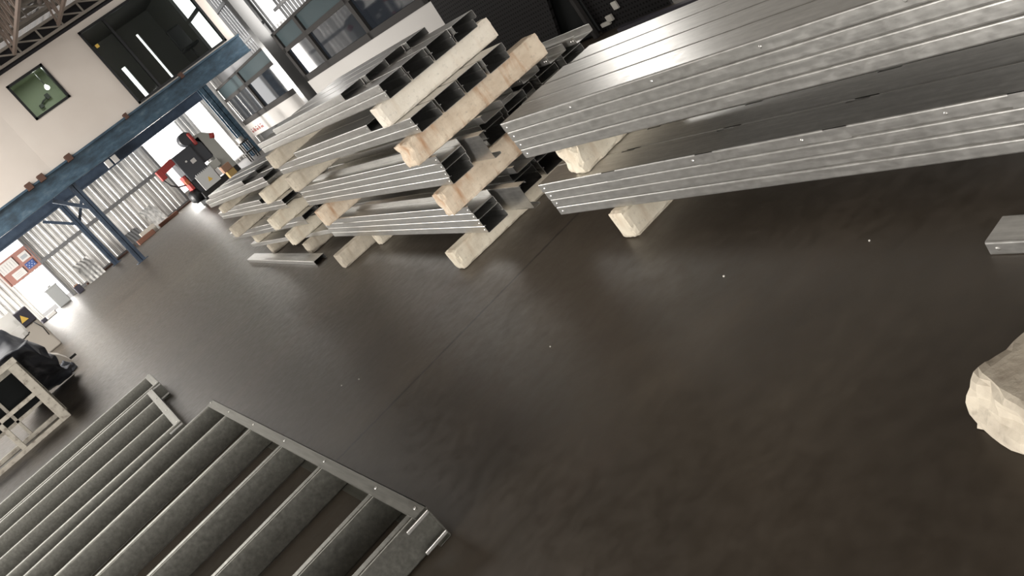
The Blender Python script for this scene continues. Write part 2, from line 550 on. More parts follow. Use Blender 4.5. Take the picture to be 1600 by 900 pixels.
# near part of the side wall: solid sheeting with a high daylight opening
sl = G()
mp = lambda u, d, z: (9.45 - d, u, z)
for (a, b_, z0, z1) in ((4.7, 15.6, 0, 2.85), (-9, 10.75, 2.85, 7), (-9, -.7, 0, 2.85), (-.7, 4.7, 2.5, 2.85), (12.45, 15.6, 2.85, 7), (10.75, 12.45, 4.0, 7), (10.75, 12.45, 2.85, 3.15)):
    corr_strip(sl, a, b_, z0, z1, mp)
struct(sl.build('wall_side', M['side_wall'], fix=False), 'grey sheeting of the side wall beyond the wide stack')

# left wall with a wide door opening and an added rear opening (outside the picture, lights the floor)
sl = G(); mp = lambda u, d, z: (-9 + d, u, z)
for (a, b_, z0, z1) in ((-9, -2, 0, 7), (-2, 5, 3.7, 7), (5, 23, 0, 7), (23, 31, 3.2, 7), (31, BW, 0, 7)):
    corr_strip(sl, a, b_, z0, z1, mp, pitch=.3)
struct(sl.build('wall_left', M['zinc_wall'], fix=False), 'corrugated zinc wall with a wide door opening and an added rear opening')
sl = G(); mp = lambda u, d, z: (u, -9 + d, z)
for (a, b_, z0, z1) in ((-9, -6.5, 0, 7), (-6.5, 1.5, 4.1, 7), (1.5, 9.45, 0, 7)):  # opening added behind the camera so light reaches camera-facing sides
    corr_strip(sl, a, b_, z0, z1, mp, pitch=.3)
struct(sl.build('wall_front', M['zinc_wall'], fix=False), 'corrugated zinc wall with an added wide opening behind the viewpoint')

# roof sheeting
rf = G()
mp = lambda u, d, z: (u, z, 6.75 + d)
corr_strip(rf, -9.2, 10.2, -9, 33.4, mp, pitch=.25, amp=.04)
struct(rf.build('ceiling', M['roof_sheet'], fix=False), 'brown grey corrugated roof sheeting above the trusses', 'ceiling')
rp = G()
for y in [14 + 1.3 * k for k in range(12)]:
    rp.box((-9, y, 6.62), (10, y + .07, 6.74))
struct(rp.build('trim_5', M['truss']), 'roof purlins under the brown sheeting', 'rail')

# ---------------------------------------------------------------- office on the mezzanine
OY = 24.85
ow = G()
def oxz(g_, x0, x1, z0, z1, y0=OY, y1=OY + .15): return g_.box((x0, y0, z0), (x1, y1, z1))
X0, X1, Z0, Z1 = 2.87, 8.80, 3.03, 5.42
# windows: small 3.42..4.43 x 4.15..5.15 ; big 5.60..8.55 x 3.10..5.25
oxz(ow, X0, 3.42, Z0, Z1); oxz(ow, 3.42, 4.43, Z0, 4.15); oxz(ow, 3.42, 4.43, 5.15, Z1)
oxz(ow, 4.43, 5.60, Z0, Z1); oxz(ow, 5.60, 8.55, Z0, 3.07); oxz(ow, 5.60, 8.55, 5.25, Z1); oxz(ow, 8.55, X1, Z0, Z1)
struct(ow.build('wall_office', M['office_wall']), 'cream painted office wall raised above the blue steel beam')
ow = G()
ow.prism([(2.87, 24.85), (-3, 24.3), (-3, 24.45), (2.87, 25.0)], 'z', 3.03, 5.9)
struct(ow.build('wall_office_return', M['office_wall']), 'cream office wall turning away at the corner')
def window(name, label, x0, x1, z0, z1, mull, fw=.06, pane='glass_clear'):
    e = bpy.data.objects.new(name, None); COL.objects.link(e); e.location = ((x0 + x1) / 2, OY, z0)
    struct(e, label, 'window')
    f = G(); a, b_ = OY - .03, OY + .12
    f.box((x0, a, z0), (x0 + fw, b_, z1)).box((x1 - fw, a, z0), (x1, b_, z1)).box((x0, a, z0), (x1, b_, z0 + fw)).box((x0, a, z1 - fw), (x1, b_, z1))
    for mx in mull: f.box((mx - fw / 2, a + .02, z0), (mx + fw / 2, b_ - .02, z1))
    o = f.build('window_frame', M['black_frame'], e, (-(x0 + x1) / 2, -OY, -z0))
    p = G().box((x0 + fw, OY + .04, z0 + fw), (x1 - fw, OY + .045, z1 - fw)).build('window_pane', M[pane], e, (-(x0 + x1) / 2, -OY, -z0))
    return e
window('window_1', 'small square black framed window high on the cream office wall', 3.42, 4.43, 4.15, 5.15, [])
window('window_2', 'wide black framed window of the office beside the blue beam end', 5.60, 8.55, 3.07, 5.25, [6.33])
# rooms behind
rm = G()
rm.box((4.95, OY + .16, 3.05), (9.0, 29.2, 3.08)); rm.box((4.95, OY + .16, 5.35), (9.0, 29.2, 5.40)); rm.box((4.92, OY + .16, 3.05), (4.97, 29.2, 5.4))
# back partition with two slits added to imitate bright reflections in the glass
for (x0, x1, z0, z1) in ((4.95, 6.85, 3.05, 5.4), (6.85, 7.0, 3.05, 3.33), (6.85, 7.0, 4.42, 5.4), (7.0, 7.86, 3.05, 5.4), (7.86, 7.95, 3.05, 3.33), (7.86, 7.95, 4.95, 5.4), (7.95, 9.0, 3.05, 5.4)):
    rm.box((x0, 29.1, z0), (x1, 29.2, z1))
# right side with a tall light
for (y0, y1, z0, z1) in ((OY + .15, OY + .3, 3.05, 5.4), (OY + .3, 26.8, 3.05, 3.12), (26.8, 29.2, 3.05, 5.4), (OY + .3, 26.8, 5.2, 5.4)):
    rm.box((8.62, y0, z0), (8.72, y1, z1))
rm.box((8.62, OY + .3, 4.13), (8.72, 26.8, 4.22))
struct(rm.build('wall_office_inside', M['room_dark']), 'dark room seen through the wide office window with added bright slits')
rm = G()
rm.box((2.9, OY + .16, 3.9), (4.9, 27.2, 3.95)).box((2.9, OY + .16, 5.3), (4.9, 27.2, 5.35)).box((2.9, 27.15, 3.9), (4.92, 27.2, 5.35)).box((4.86, OY + .16, 3.9), (4.91, 27.2, 5.35)).box((2.9, OY + .16, 3.9), (2.94, 27.2, 5.35))
struct(rm.build('wall_green_room', M['room_green']), 'pale green room seen through the small office window')
bt = thing('hanging_bulb', 'lit white bulb seen through the small office window', 'lamp', (4.375, 26.2, 4.80))
vs = []
G().tube([(0, 0, -.07), (0, 0, -.05), (0, 0, -.01), (0, 0, .03), (0, 0, .07)], [.02, .05, .062, .045, .02], 12).build('bulb', M['bulb'], bt)
G().tube([(0, 0, .07), (0, 0, .50)], .012, 6).build('cord', M['wall_lamp_dark'], bt)
fx = thing('wall_fitting', 'small dark bracket under the bulb in the green room', 'fitting', (4.24, 27.1, 4.67))
G().tube([(-.16, 0, -.06), (-.05, -.05, 0), (.06, -.05, .02), (.14, 0, .06)], .025, 6).build('arm', M['wall_lamp_dark'], fx)
G().box((.08, -.06, -.02), (.18, .03, .12)).build('plate', M['wall_lamp_dark'], fx)
G().box((-.2, -.05, -.12), (-.1, .03, -.02)).build('socket', M['wall_lamp_dark'], fx)
# office chair silhouette behind the big window
oc = thing('office_chair', 'dark high-backed chair standing behind the wide office window', 'chair', (7.95, 26.1, 3.08))
G().box((-.22, -.05, .5), (.22, .06, 1.15), bev=.04).build('backrest', M['mach_black'], oc)
G().box((-.24, -.5, .42), (.24, 0, .5), bev=.03).build('seat', M['mach_black'], oc)
G().tube([(0, -.25, .04), (0, -.25, .42)], .03).build('post', M['mach_black'], oc)
b5 = G()
for k in range(5): b5.bar((0, -.25, .06), (.28 * math.cos(k * 1.257), -.25 + .28 * math.sin(k * 1.257), .03), .04)
b5.build('star_base', M['mach_black'], oc)
st = thing('window_sticker', 'small yellow sticker on the wide office window', 'sticker', (5.78, OY + .03, 4.76))
G().box((-.045, 0, -.045), (.045, .006, .045)).build('sheet', M['yellow'], st)
# blue fascia beam and steel frame below
fb = G()
for (z0, z1, d0, d1) in ((2.50, 2.54, -.12, .12), (2.98, 3.03, -.12, .12), (2.50, 3.03, -.01, .02)):
    fb.box((-6, OY - .06 + d0, z0), (8.86, OY - .06 + d1, z1))
be = thing('steel_beam', 'long blue painted steel beam carrying the cream office wall', 'beam')
fb.build('girder', M['blue'], be)
cl = G()
for x in (2.55, 3.35, 2.2, 5.1, 6.9, 4.6):
    cl.box((x - .07, OY - .24, 2.96), (x + .07, OY - .04, 3.10))
for x in (2.2, 2.55, 3.35):
    G().box((x - .08, OY - .26, 2.94), (x + .08, OY - .03, 3.12), bev=.01).build('clip', M['rust'], be)
for x in (5.1, 6.9):
    G().box((x - .05, OY - .22, 2.95), (x + .05, OY - .04, 3.10), bev=.01).build('clip', M['rust'], be)
be2 = thing('steel_beam', 'dark blue rear beam under the mezzanine above the machine', 'beam')
G().box((-6, 31.6, 2.42), (9.0, 31.85, 2.46)).box((-6, 31.6, 2.76), (9.0, 31.85, 2.8)).box((-6, 31.7, 2.42), (9.0, 31.74, 2.8)).build('girder', M['blue_dark'], be2)
for x in (5.08, 5.33):
    lt = thing('junction_box', 'small pale box fixed on the rear beam, ' + ('first' if x < 5.2 else 'second') + ' of two', 'box', (x, 31.54, 2.46))
    G().box((-.09, -.06, 0), (.09, .06, .24), bev=.01).build('housing', M['paper'], lt)
mz = G().box((-6, OY + .05, 2.92), (8.8, 33.1, 3.02))
struct(mz.build('ceiling_mezzanine', M['room_dark']), 'dark underside of the mezzanine office floor', 'ceiling')
def column(label, x, y, h, brace):
    e = thing('steel_column', label, 'column', (x, y, 0))
    G().box((-.09, -.09, .015), (.09, -.078, h)).box((-.09, .078, .015), (.09, .09, h)).box((-.008, -.09, .015), (.008, .09, h)).build('shaft', M['blue_dark'], e)
    G().box((-.16, -.16, 0), (.16, .16, .015)).build('base_plate', M['blue_dark'], e)
    for (dx, dy) in brace:
        G().bar((0, 0, h - .75), (dx, dy, h - .04), .07, .09).build('brace', M['blue_dark'], e)
    return e
column('navy steel column nearest the middle stack, under the blue beam', 2.98, 24.9, 2.5, [(-.6, 0)])
column('navy steel column close to the corrugated back wall', 3.14, 31.75, 2.42, [(-.75, 0), (.75, 0)])
e = thing('steel_column', 'weathered blue grey column in the corner beside the tinted windows', 'column', (8.80, 30.6, 0))
G().box((-.16, -.14, .01), (.16, -.12, 2.9)).box((-.16, .12, .01), (.16, .14, 2.9)).box((-.012, -.14, .01), (.012, .14, 2.9)).build('shaft', M['blue'], e)
G().box((-.22, -.22, 0), (.22, .22, .012)).build('base_plate', M['blue_dark'], e)

# roof trusses
def truss(label, p, q, h, n, w, material, name='roof_truss'):
    p, q = Vector(p), Vector(q); d = (q - p); L = d.length; u = d.normalized(); Z = Vector((0, 0, h))
    e = thing(name, label, 'truss', p)
    side = u.cross(Vector((0, 0, 1))).normalized() * .1
    for nm, off in (('bottom_chord', Vector()), ('top_chord', Z)):
        G().bar(off, u * L + off, w, w).build(nm, M[material], e)
    web = G()
    for k in range(n):
        a = u * (L * k / n); b_ = u * (L * (k + 1) / n)
        web.bar(a, a + Z, w * .7, w * .7)
        web.bar(b_, a + Z, w * .6, w * .6)
    web.build('lattice', M[material], e)
truss('pale roof girder running along above the cream office wall', (-6, 24.5, 5.5), (9.6, 24.5, 5.5), .30, 26, .06, 'truss')
truss('upper roof girder just above the lattice over the office', (-6, 24.1, 5.98), (9.6, 24.1, 5.98), .30, 26, .06, 'truss')
for i, x in enumerate((2.72, 4.02, 5.27, 6.55)):
    truss(['first', 'second', 'third', 'fourth'][i] + ' reddish roof joist from the corner, crossing above the girder', (x, 12, 5.56), (x, 24.3, 5.56), .62, 16, .07, 'truss_warm', 'roof_joist')
bf = G().box((-6, OY - .02, 5.43), (8.9, OY + .5, 5.48)); bf.box((-6, OY + .4, 5.43), (9.0, OY + .45, 5.9))
struct(bf.build('trim_6', M['roof_void']), 'black strip between the office wall and the roof girder', 'trim')

# ---------------------------------------------------------------- tinted window units on the side wall
def unit(name, label, t0, t1, mulls, zs, ztop, sill):
    e = bpy.data.objects.new(name, None); COL.objects.link(e); struct(e, label, 'window')
    f = G(); zb = zs[0]
    cuts = [t0] + mulls + [t1]
    fw = .22
    for t in cuts:
        a = min(max(t - fw / 2, t0), t1 - fw)
        rbox(f, a, a + fw, -.04, .10, zb, ztop)
    rbox(f, t0, t1, -.04, .10, zb, zb + .17); rbox(f, t0, t1, -.04, .10, zs[1] - .06, zs[1] + .06); rbox(f, t0, t1, -.04, .10, ztop - .07, ztop)
    f.build('window_frame', M['grey_frame'], e)
    for a, b_ in zip(cuts[:-1], cuts[1:]):
        p = G(); rbox(p, a + .05, b_ - .05, .03, .05, zb + .1, zs[1]); p.build('window_pane', M['glass_dark'], e)
        p = G(); rbox(p, a + .05, b_ - .05, .02, .04, zs[1], ztop - .05); p.build('transom_pane', M['glass_transom'], e)
    s = G(); rbox(s, t0 - .05, t1 + .05, -.02, .12, sill, zb); s.build('sill_panel', M['white_base'], e)
    return e
u = unit('window_3', 'far tinted window unit with two panes beyond the grey post', -.05, 8.0, [3.75], (.86, 1.93), 2.45, .36)
rd = G()
for k, (a, w) in enumerate(((.35, .22), (.68, .3), (1.08, .28), (1.46, .2), (1.78, .34))):
    rbox(rd, a, a + w, -.026, -.02, .50, .58 + .03 * (k % 2)); rbox(rd, a + .05, a + w * .7, -.026, -.02, .62, .66)
rd.build('red_lettering', M['red_ink'], u)
u = unit('window_4', 'near tinted window unit with three panes beside the grey post', 9.0, 17.8, [11.25, 14.55], (.95, 1.95), 2.5, .1)
pp = G(); rbox(pp, 8.25, 8.62, -.25, .1, 0, 5.6)
po = struct(pp.build('trim_7', M['post']), 'tall grey steel post standing between the two tinted window units', 'post')

# ---------------------------------------------------------------- the wide near stack
XS = 2.222
LEN = 3.9
cn = ['outer edge', 'second from edge', 'third from edge', 'inner edge']
SLOT0 = .61
def near_bundle(where, y_end, z0, pitchz, H, extra):
    for li in range(4):
        for ci in range(4):
            jy = {0: (0., .01, .005, .0), 1: (-.01, .0, .01, -.01), 2: (-.012, .01, 0, .01), 3: (-.02, 0, .01, .0)}[3 - li][ci]
            if extra and ci == 3 and li == 3: jy -= .05
            dl = [.5, 1.14, 1.78, 2.4, 3.04, LEN - .035] if li == 3 else [LEN - .035]
            dl = [LEN - .035 - d for d in (0, .58, 1.16, 1.74, 2.3, 2.9)] if li == 3 else [LEN - .035]
            if ci: dl = []
            if where == 'lower' and li == 3 and ci < 2:
                o_ = slotted_channel(.174, H, LEN, [(SLOT0 + k * .655 - .04 * ci, SLOT0 + k * .655 - .04 * ci + .1) for k in range(5)], dl).build('steel_channel', M['steel'], None, (XS + ci * .1755, y_end - LEN + jy, z0 + li * pitchz))
                tag(o_, f'galvanized channel with slots, {layer_name(li, 4)}, {cn[ci]}, lower bundle of the wide stack', 'steel channel', 'channels in the lower bundle of the wide stack')
                continue
            channel(f'galvanized channel, {layer_name(li, 4)}, {cn[ci]}, {where} bundle of the wide stack', (XS + ci * .1755 + (.002 * (li % 2)), y_end - LEN + jy, z0 + li * pitchz), 0,
                    .174, H, LEN, dim=dl, group=f'channels in the {where} bundle of the wide stack')
near_bundle('lower', 4.035, .160, .0512, .0508, False)
near_bundle('upper', 3.985, .531, .0555, .0550, True)
block('chipped cream block on the floor under the lower bundle of the wide stack', (2.175, 3.445, 0), R(-1.5), .85, .12, .158, 'cream', 3, 2, .003, .02)
block('broken cream block between the two bundles of the wide stack', (2.235, 3.59, .3655), R(-1), .80, .14, .1640, 'cream', 11, 12, .007, .014, end_chip=.03)
block('cream block under the near end of the lower bundle of the wide stack', (2.25, .55, 0), 0, .8, .13, .158, 'cream', 4, 4, .004)
block('cream block under the near end of the upper bundle of the wide stack', (2.25, .55, .3655), 0, .8, .13, .1640, 'cream', 5, 4, .004)

# ---------------------------------------------------------------- middle stack
MR = -R(4.05)
MC = Vector((2.162, 4.767, 0)); MM = Vector((math.sin(R(4.05)), math.cos(R(4.05)), 0)); MN = Vector((MM.y, -MM.x, 0))
def mpos(s, n, z): v = MC + MM * s + MN * n; return (v.x, v.y, z)
mcn = ['outer edge', 'second from edge', 'third from edge', 'inner edge']
def mch(layer, colname, bund, s, n, z, L, H=.0508, W=.172, flip=False):
    return channel(f'galvanized channel, {layer}, {colname}, {bund} bundle of the middle stack', mpos(s, n, z), MR, W, H, L, flip=flip, dim=[.03, L - .03] if colname == mcn[0] else [],
                   group=f'channels in the {bund} bundle of the middle stack')
rn = random.Random(5)
# topmost bundle (rests at 1.125)
for li in range(2):
    for ci in range(4):
        mch(['bottom layer', 'middle layer'][li], mcn[ci], 'topmost', [-.042, -.03][li] - (.055 if ci == 3 and li else 0) + rn.uniform(-.012, .012) * (ci > 0), ci * .184, 1.1255 + li * .0515, 3.42, flip=li == 0)
for ci in range(4):
    mch('recessed top layer', mcn[ci], 'topmost', .605 + (.02, -.05, .03, -.03)[ci], .004 + ci * .182, 1.2286, 1.99)
# second bundle (rests at .879)
for li in range(2):
    for ci in range(4):
        mch(['bottom layer', 'middle layer'][li], mcn[ci], 'second', [-.122, -.108][li] - (.04 if ci == 3 and li else 0) + rn.uniform(-.012, .012) * (ci > 0), ci * .186, .8805 + li * .0512, 3.48, flip=li == 0)
for ci in range(4):
    mch('recessed top layer', mcn[ci], 'second', .60 + (0, .06, -.03, .02)[ci], .004 + ci * .184, .9830, 1.97)
# third bundle (rests at .512), open channels on top
for li in range(3):
    for ci in range(4):
        if ci == 1: continue
        mch(layer_name(li, 4), mcn[ci], 'third', [-.024, -.045, -.062][li] + (.10 if ci == 2 else .06 if ci == 3 else 0), ci * .19, .5140 + li * .0512, 3.38, flip=li == 0)
mch('open top layer', mcn[0], 'third', -.06, 0, .6678, 3.42, flip=True)
for ci, ds in ((2, -.05), (3, .12)):
    mch('open top layer', mcn[ci], 'third', ds, ci * .19, .6678, 3.3, flip=True)
# lowest bundle (rests at .140)
for li in range(3):
    for ci in range(4):
        if ci == 1: continue
        mch(layer_name(li, 4), mcn[ci], 'lowest', [0, .008, .017][li] + (.10 if ci == 2 else .06 if ci == 3 else 0), ci * .19, .1415 + li * .0512, 3.38, flip=li == 0)
mch('open top layer', mcn[0], 'lowest', .03, 0, .2953, 3.36, flip=True)
for ci, ds in ((2, .0), (3, .2)):
    mch('open top layer', mcn[ci], 'lowest', ds, ci * .19, .2953, 3.3, flip=True)
# channels standing on edge with the web towards the aisle
def edge_channel(label, s, n, z, L, W=.168, H=.052):
    g_ = G(); channel_mesh(g_, W, H, L, dimples=[])
    # local: x(width)->z, z(height)->-x so that the web faces -x
    g2 = G(); g2.add([(H - z_, y_, W - x_) for x_, y_, z_ in g_.v], g_.f)
    o = g2.build('steel_channel', M['steel'], None, mpos(s, n, z), MR)
    return tag(o, label, 'steel channel', 'channels on edge in the middle stack')
edge_channel('galvanized channel on edge, web towards the aisle, in the third bundle of the middle stack', -.25, .215, .5145, 3.4)
edge_channel('galvanized channel on edge, web towards the aisle, in the lowest bundle of the middle stack', -.28, .215, .1420, 3.4)
# loose open channels sticking out beyond the third and lowest bundles
def loose(label, s, n, z, L, W=.15, yaw=0., flip=True):
    return channel(label, mpos(s, n, z), MR + yaw, W, .05, L, flip=flip, dim=[.025, .05, L - .03], group='loose open channels in the middle stack')
for k, (s, n) in enumerate(((.32, .60), (.12, .80), (.26, 1.0))):
    pass
# second row of the third/lowest bundles, further from the aisle
rowsB = [(.30, .80), (.22, .99), (.14, 1.18)]
for k, (s, n) in enumerate(rowsB):
    nm = ['first', 'second', 'third'][k]
    for li in range(3):
        channel(f'galvanized channel, {layer_name(li,4)}, {nm} column of the inner row, third bundle level', mpos(s, n, .5140 + li * .0512), MR, .172, .0508, 3.2, dim=[], group='inner row of the middle stack')
    loose(f'open galvanized channel, {nm} of the inner row on the third bundle level', s - .22, n + .01, .6678, 3.2)
    for li in range(3):
        channel(f'galvanized channel, {layer_name(li,4)}, {nm} column of the inner row, lowest bundle level', mpos(s, n, .1415 + li * .0512), MR, .172, .0508, 3.2, dim=[], group='inner row of the middle stack')
    loose(f'open galvanized channel, {nm} of the inner row on the lowest bundle level', s - .22, n + .01, .2953, 3.2)

# blocks of the middle stack (length along n)
def mblock(label, s, n, z, L, D, H, material, seed, **k):
    return block(label, mpos(s, n, z), MR + k.pop('yaw', 0.), L, D, H, material, seed, **k)
mblock('long cream block on the floor under the front of the middle stack', .245, -.185, 0, 1.5, .13, .1405, 'cream', 21, chips=5, yaw=R(1))
mblock('stained cream block under the front of the third bundle', .06, -.085, .3475, 1.35, .125, .1655, 'cream_stained', 22, chips=7, end_chip=.015, yaw=R(1))
mblock('rusty-stained cream block with broken end under the second bundle', .01, -.095, .7205, 1.14, .16, .159, 'cream_stained', 23, chips=9, end_chip=.04, rough=.008)
mblock('clean pale block under the topmost bundle of the middle stack', .13, -.045, .9845, .94, .11, .1405, 'cream_white', 24, chips=3, rough=.003)
mblock('cream block on the floor at the far end of the middle stack', 2.64, -.26, 0, 1.3, .12, .1405, 'cream_grey', 25, chips=6)
mblock('short pale block on the floor behind the front of the middle stack', 2.37, .05, 0, .9, .12, .1405, 'cream', 26, chips=4)
mblock('brown-stained cream block under the far end of the third bundle', 2.78, -.11, .3475, 1.2, .115, .1655, 'cream_stained', 27, chips=5)
mblock('grey cream block under the far end of the second bundle', 2.915, -.09, .7205, 1.1, .13, .159, 'cream_grey', 28, chips=5)
mblock('grey cream block under the far end of the topmost bundle', 2.92, -.10, .9845, .95, .12, .1405, 'cream_grey', 29, chips=4)

# ---------------------------------------------------------------- far stack
def fch(layer, colname, bund, x, y, z, L, rz=0., H=.0505):
    return channel(f'galvanized channel, {layer}, {colname}, {bund} bundle of the far stack', (x, y, z), rz, .172, H, L, dim=[.03, L - .03] if colname == cn[0] else [], group=f'channels in the {bund} bundle of the far stack')
for ci in range(3):
    for li in range(2):
        fch(['bottom layer', 'second layer'][li], cn[ci], 'topmost', 2.405 + ci * .184, 8.72 + .02 * li, .832 + li * .0512, 2.75, -R(0))
    fch('recessed top layer', cn[ci], 'topmost', 2.40 + ci * .184, 9.45, .9346, 1.7)
    for li in range(2):
        fch(['bottom layer', 'second layer'][li], cn[ci], 'middle', 2.33 + ci * .184, 8.46 + .02 * li, .582 + li * .0512, 3.6, -R(3.5))
    fch('recessed top layer', cn[ci], 'middle', 2.385 + ci * .184, 9.35, .6846, 1.9, -R(3.5))
    for li in range(2):
        fch(['bottom layer', 'second layer'][li], cn[ci], 'lowest', 2.40 + ci * .184, 8.55, .333 + li * .0512, 3.1)
    fch('single layer', cn[ci], 'ground', 2.48 + ci * .184, 8.3, .134, 3.2)
for (lab, x, y, z, H, sd, mt) in (
        ('grey chipped block on the floor under the front of the far stack', 2.375, 9.02, 0, .132, 41, 'cream_grey'),
        ('grey chipped block on the floor under the back of the far stack', 2.47, 10.72, 0, .132, 42, 'cream_grey'),
        ('cream block second from the floor at the front of the far stack', 2.28, 8.95, .1865, .1455, 43, 'cream'),
        ('cream block second from the floor at the back of the far stack', 2.47, 11.0, .1865, .1455, 44, 'cream'),
        ('cream block third from the floor at the front of the far stack', 2.20, 8.78, .4365, .1445, 45, 'cream'),
        ('cream block third from the floor at the back of the far stack', 2.24, 10.6, .4365, .1445, 46, 'cream_grey'),
        ('cream block under the topmost bundle at the front of the far stack', 2.30, 8.74, .6855, .1455, 47, 'cream'),
        ('cream block under the topmost bundle at the back of the far stack', 2.32, 10.65, .737, .0945, 48, 'cream_grey')):
    block(lab, (x, y, z), 0, .8, .15, H, mt, sd, 6, .006, .012)
channel('single galvanized channel lying on the open floor beside the far stack', (2.16, 8.42, 0), -R(3.2), .13, .05, 3.2, dim=[.03, 3.17], group='single channels on the floor')

# loose channels on the floor under the wide stack
channel('galvanized channel lying on the floor beneath the edge of the wide stack', (1.948, -1.45, 0), 0, .125, .05, 3.02, dim=[2.99], group='single channels on the floor')
block('large cream block with a crumbled end lying alone on the dark floor', (1.165, 1.035, 0), R(-25), .62, .30, .15, 'cream_grey', 61, 5, .008, .012, end_chip=.03, slope=.04)

# ---------------------------------------------------------------- steel wall frames lying on the floor
def wall_frame(label, xe, ys, z0, H, L, tw=.055, tone='steel_frame', ext0=.03, ext1=.03, yaw=0.):
    """frame lying flat: end track along Y at x = xe, studs run towards -X at the given ys; studs stand on edge."""
    e = thing('steel_wall_frame', label, 'steel frame', (xe, ys[0], z0), yaw, 'steel wall frames on the floor')
    y0, y1 = ys[0] - ext0, ys[-1] + ext1
    o = -ys[0]
    k = G()
    k.box((-tw, y0 + o, H - .003), (0, y1 + o, H)); k.box((-tw, y0 + o, 0), (0, y1 + o, .003)); k.box((-.003, y0 + o, 0), (0, y1 + o, H))
    k.box((-tw - .002, y0 + o, H - .010), (-tw, y1 + o, H)); 
    k.build('end_track', M[tone], e)
    for y in ys:
        y_ = y + o
        t_ = channel_mesh(G(), H - .008, .042, L - .004, r=.005)
        d = G(); d.add([(-q[1] - .004, y_ + .042 - q[2], .004 + q[0]) for q in t_.v], t_.f)
        d.build('stud', M[tone], e)
        sc = G().tube([(-tw * .45, y_ + .018, H - .001), (-tw * .45, y_ + .018, H + .004)], .006, 8)
        sc.build('screw', M['dimple'], e)
    # folded tabs of the track around the outermost stud
    tb = G()
    for z in (H * .82, H * .12):
        tb.box((-.11, y0 + o - .006, z), (-.002, y0 + o, z + .016), bev=.003)
    tb.build('track_tab', M['dimple'], e)
    return e
wall_frame('large galvanized wall frame with seven studs lying nearest on the floor', .475, [2.93, 3.31, 3.95, 4.60, 5.25, 5.88, 6.44], .002, .155, 3.4)
wall_frame('narrow galvanized wall frame lying between the large frame and the rearmost frame', .235, [6.68, 7.25, 7.9, 8.40], .002, .165, 3.2, yaw=R(-2.6))
wall_frame('rearmost galvanized wall frame lying on the floor behind the others', .40, [8.52, 9.15], .002, .16, 3.2, yaw=R(-2.2))

# ---------------------------------------------------------------- welded window cage, tarp and things behind it
cg = thing('window_cage', 'chipped white welded steel cage standing on the floor under a dark tarp', 'cage', (-.40, 11.73, 0), R(0))
def cgb(nm, *boxes):
    g_ = G()
    for a, b_ in boxes: g_.box(a, b_, bev=.004)
    return g_.build(nm, M['cage'], cg)
cgb('corner_post', ((-.11, 0, 0), (0, .09, .86)))
cgb('corner_post', ((-1.9, 0, 0), (-1.8, .09, .86)))
cgb('corner_post', ((-.09, .62, 0), (0, .70, .82)))
cgb('corner_post', ((-1.9, .62, 0), (-1.8, .70, .82)))
cgb('bottom_rail', ((-1.8, .01, .0), (-.11, .06, .055)))
cgb('bottom_rail', ((-1.8, .64, .0), (-.09, .69, .055)))
cgb('top_rail', ((-1.92, -.03, .86), (.02, .10, .93)))
cgb('top_rail', ((-1.8, .62, .76), (-.09, .69, .82)))
cgb('side_rail', ((-.06, .09, .78), (-.01, .62, .82)))
cgb('side_rail', ((-.06, .09, 0), (-.01, .62, .04)))
cgb('mullion', ((-.62, .01, .055), (-.56, .05, .86)))
cgb('mullion', ((-1.2, .01, .055), (-1.14, .05, .86)))
cgb('glazing_bar', ((-1.8, .01, .43), (-.11, .05, .48)))
cgb('glazing_bar', ((-1.8, .64, .25), (-.09, .67, .29)))
cgb('mullion', ((-.50, .64, .055), (-.46, .68, .78)))
cgb('glazing_bar', ((-1.8, .015, .66), (-.62, .045, .69)))
g_ = G().box((-1.8, .655, .29), (-.09, .66, .78)); g_.build('back_sheet', M['black_paint'], cg)
g_ = G().box((-.035, .10, .04), (-.03, .62, .78)); g_.build('side_sheet', M['grey_frame'], cg)
# draped tarpaulin: over the cage top, then down over its back to the floor
nu, nv = 44, 60
prof = [(11.78, .955), (12.1, .965), (12.45, 1.0), (12.75, .92), (13.2, .70), (13.7, .48), (14.2, .25), (14.6, .12), (14.9, .03)]
def prof_at(t):
    q = t * (len(prof) - 1); i = min(int(q), len(prof) - 2); f_ = q - i
    return prof[i][0] * (1 - f_) + prof[i + 1][0] * f_, prof[i][1] * (1 - f_) + prof[i + 1][1] * f_
vs = []
for i in range(nu + 1):
    for j in range(nv + 1):
        u_ = i / nu; v_ = j / nv
        y, z = prof_at(v_)
        xr = -.16 + .12 * v_ + .07 * noise.noise(Vector((v_ * 7, 3, 1)))
        xl = -1.6 + .9 * v_
        x = xl + (xr - xl) * u_
        p = Vector((x * 3.2, y * 2.2, 4))
        fold = noise.noise(p) * .11 + noise.noise(p * 2.4) * .05 + abs(noise.noise(Vector((x * 6, y * 1.1, 9)))) * .10
        bulge = .16 * math.exp(-((x + .32) / .2) ** 2) * math.exp(-((v_ - .28) / .16) ** 2)
        edge = max(0, (u_ - .86) / .14)
        z2 = z + fold * (.25 if v_ < .2 else 1.) * min(1, .3 + z) + bulge - edge ** 2 * .30 * min(1, z)
        lim = .945 if (v_ < .2 and x < -.04) else .015
        vs.append((x + fold * .35, y + fold * .2, max(z2, lim)))
fs = [(i * (nv + 1) + j, (i + 1) * (nv + 1) + j, (i + 1) * (nv + 1) + j + 1, i * (nv + 1) + j + 1) for i in range(nu) for j in range(nv)]
tp = G(); tp.add(vs, fs, True)
o = tp.build('tarpaulin', M['tarp'], fix=False)
so = o.modifiers.new('thickness', 'SOLIDIFY'); so.thickness = .01; so.offset = 1
tag(o, 'crumpled charcoal tarpaulin draped over the chipped white cage and down to the floor', 'tarpaulin')

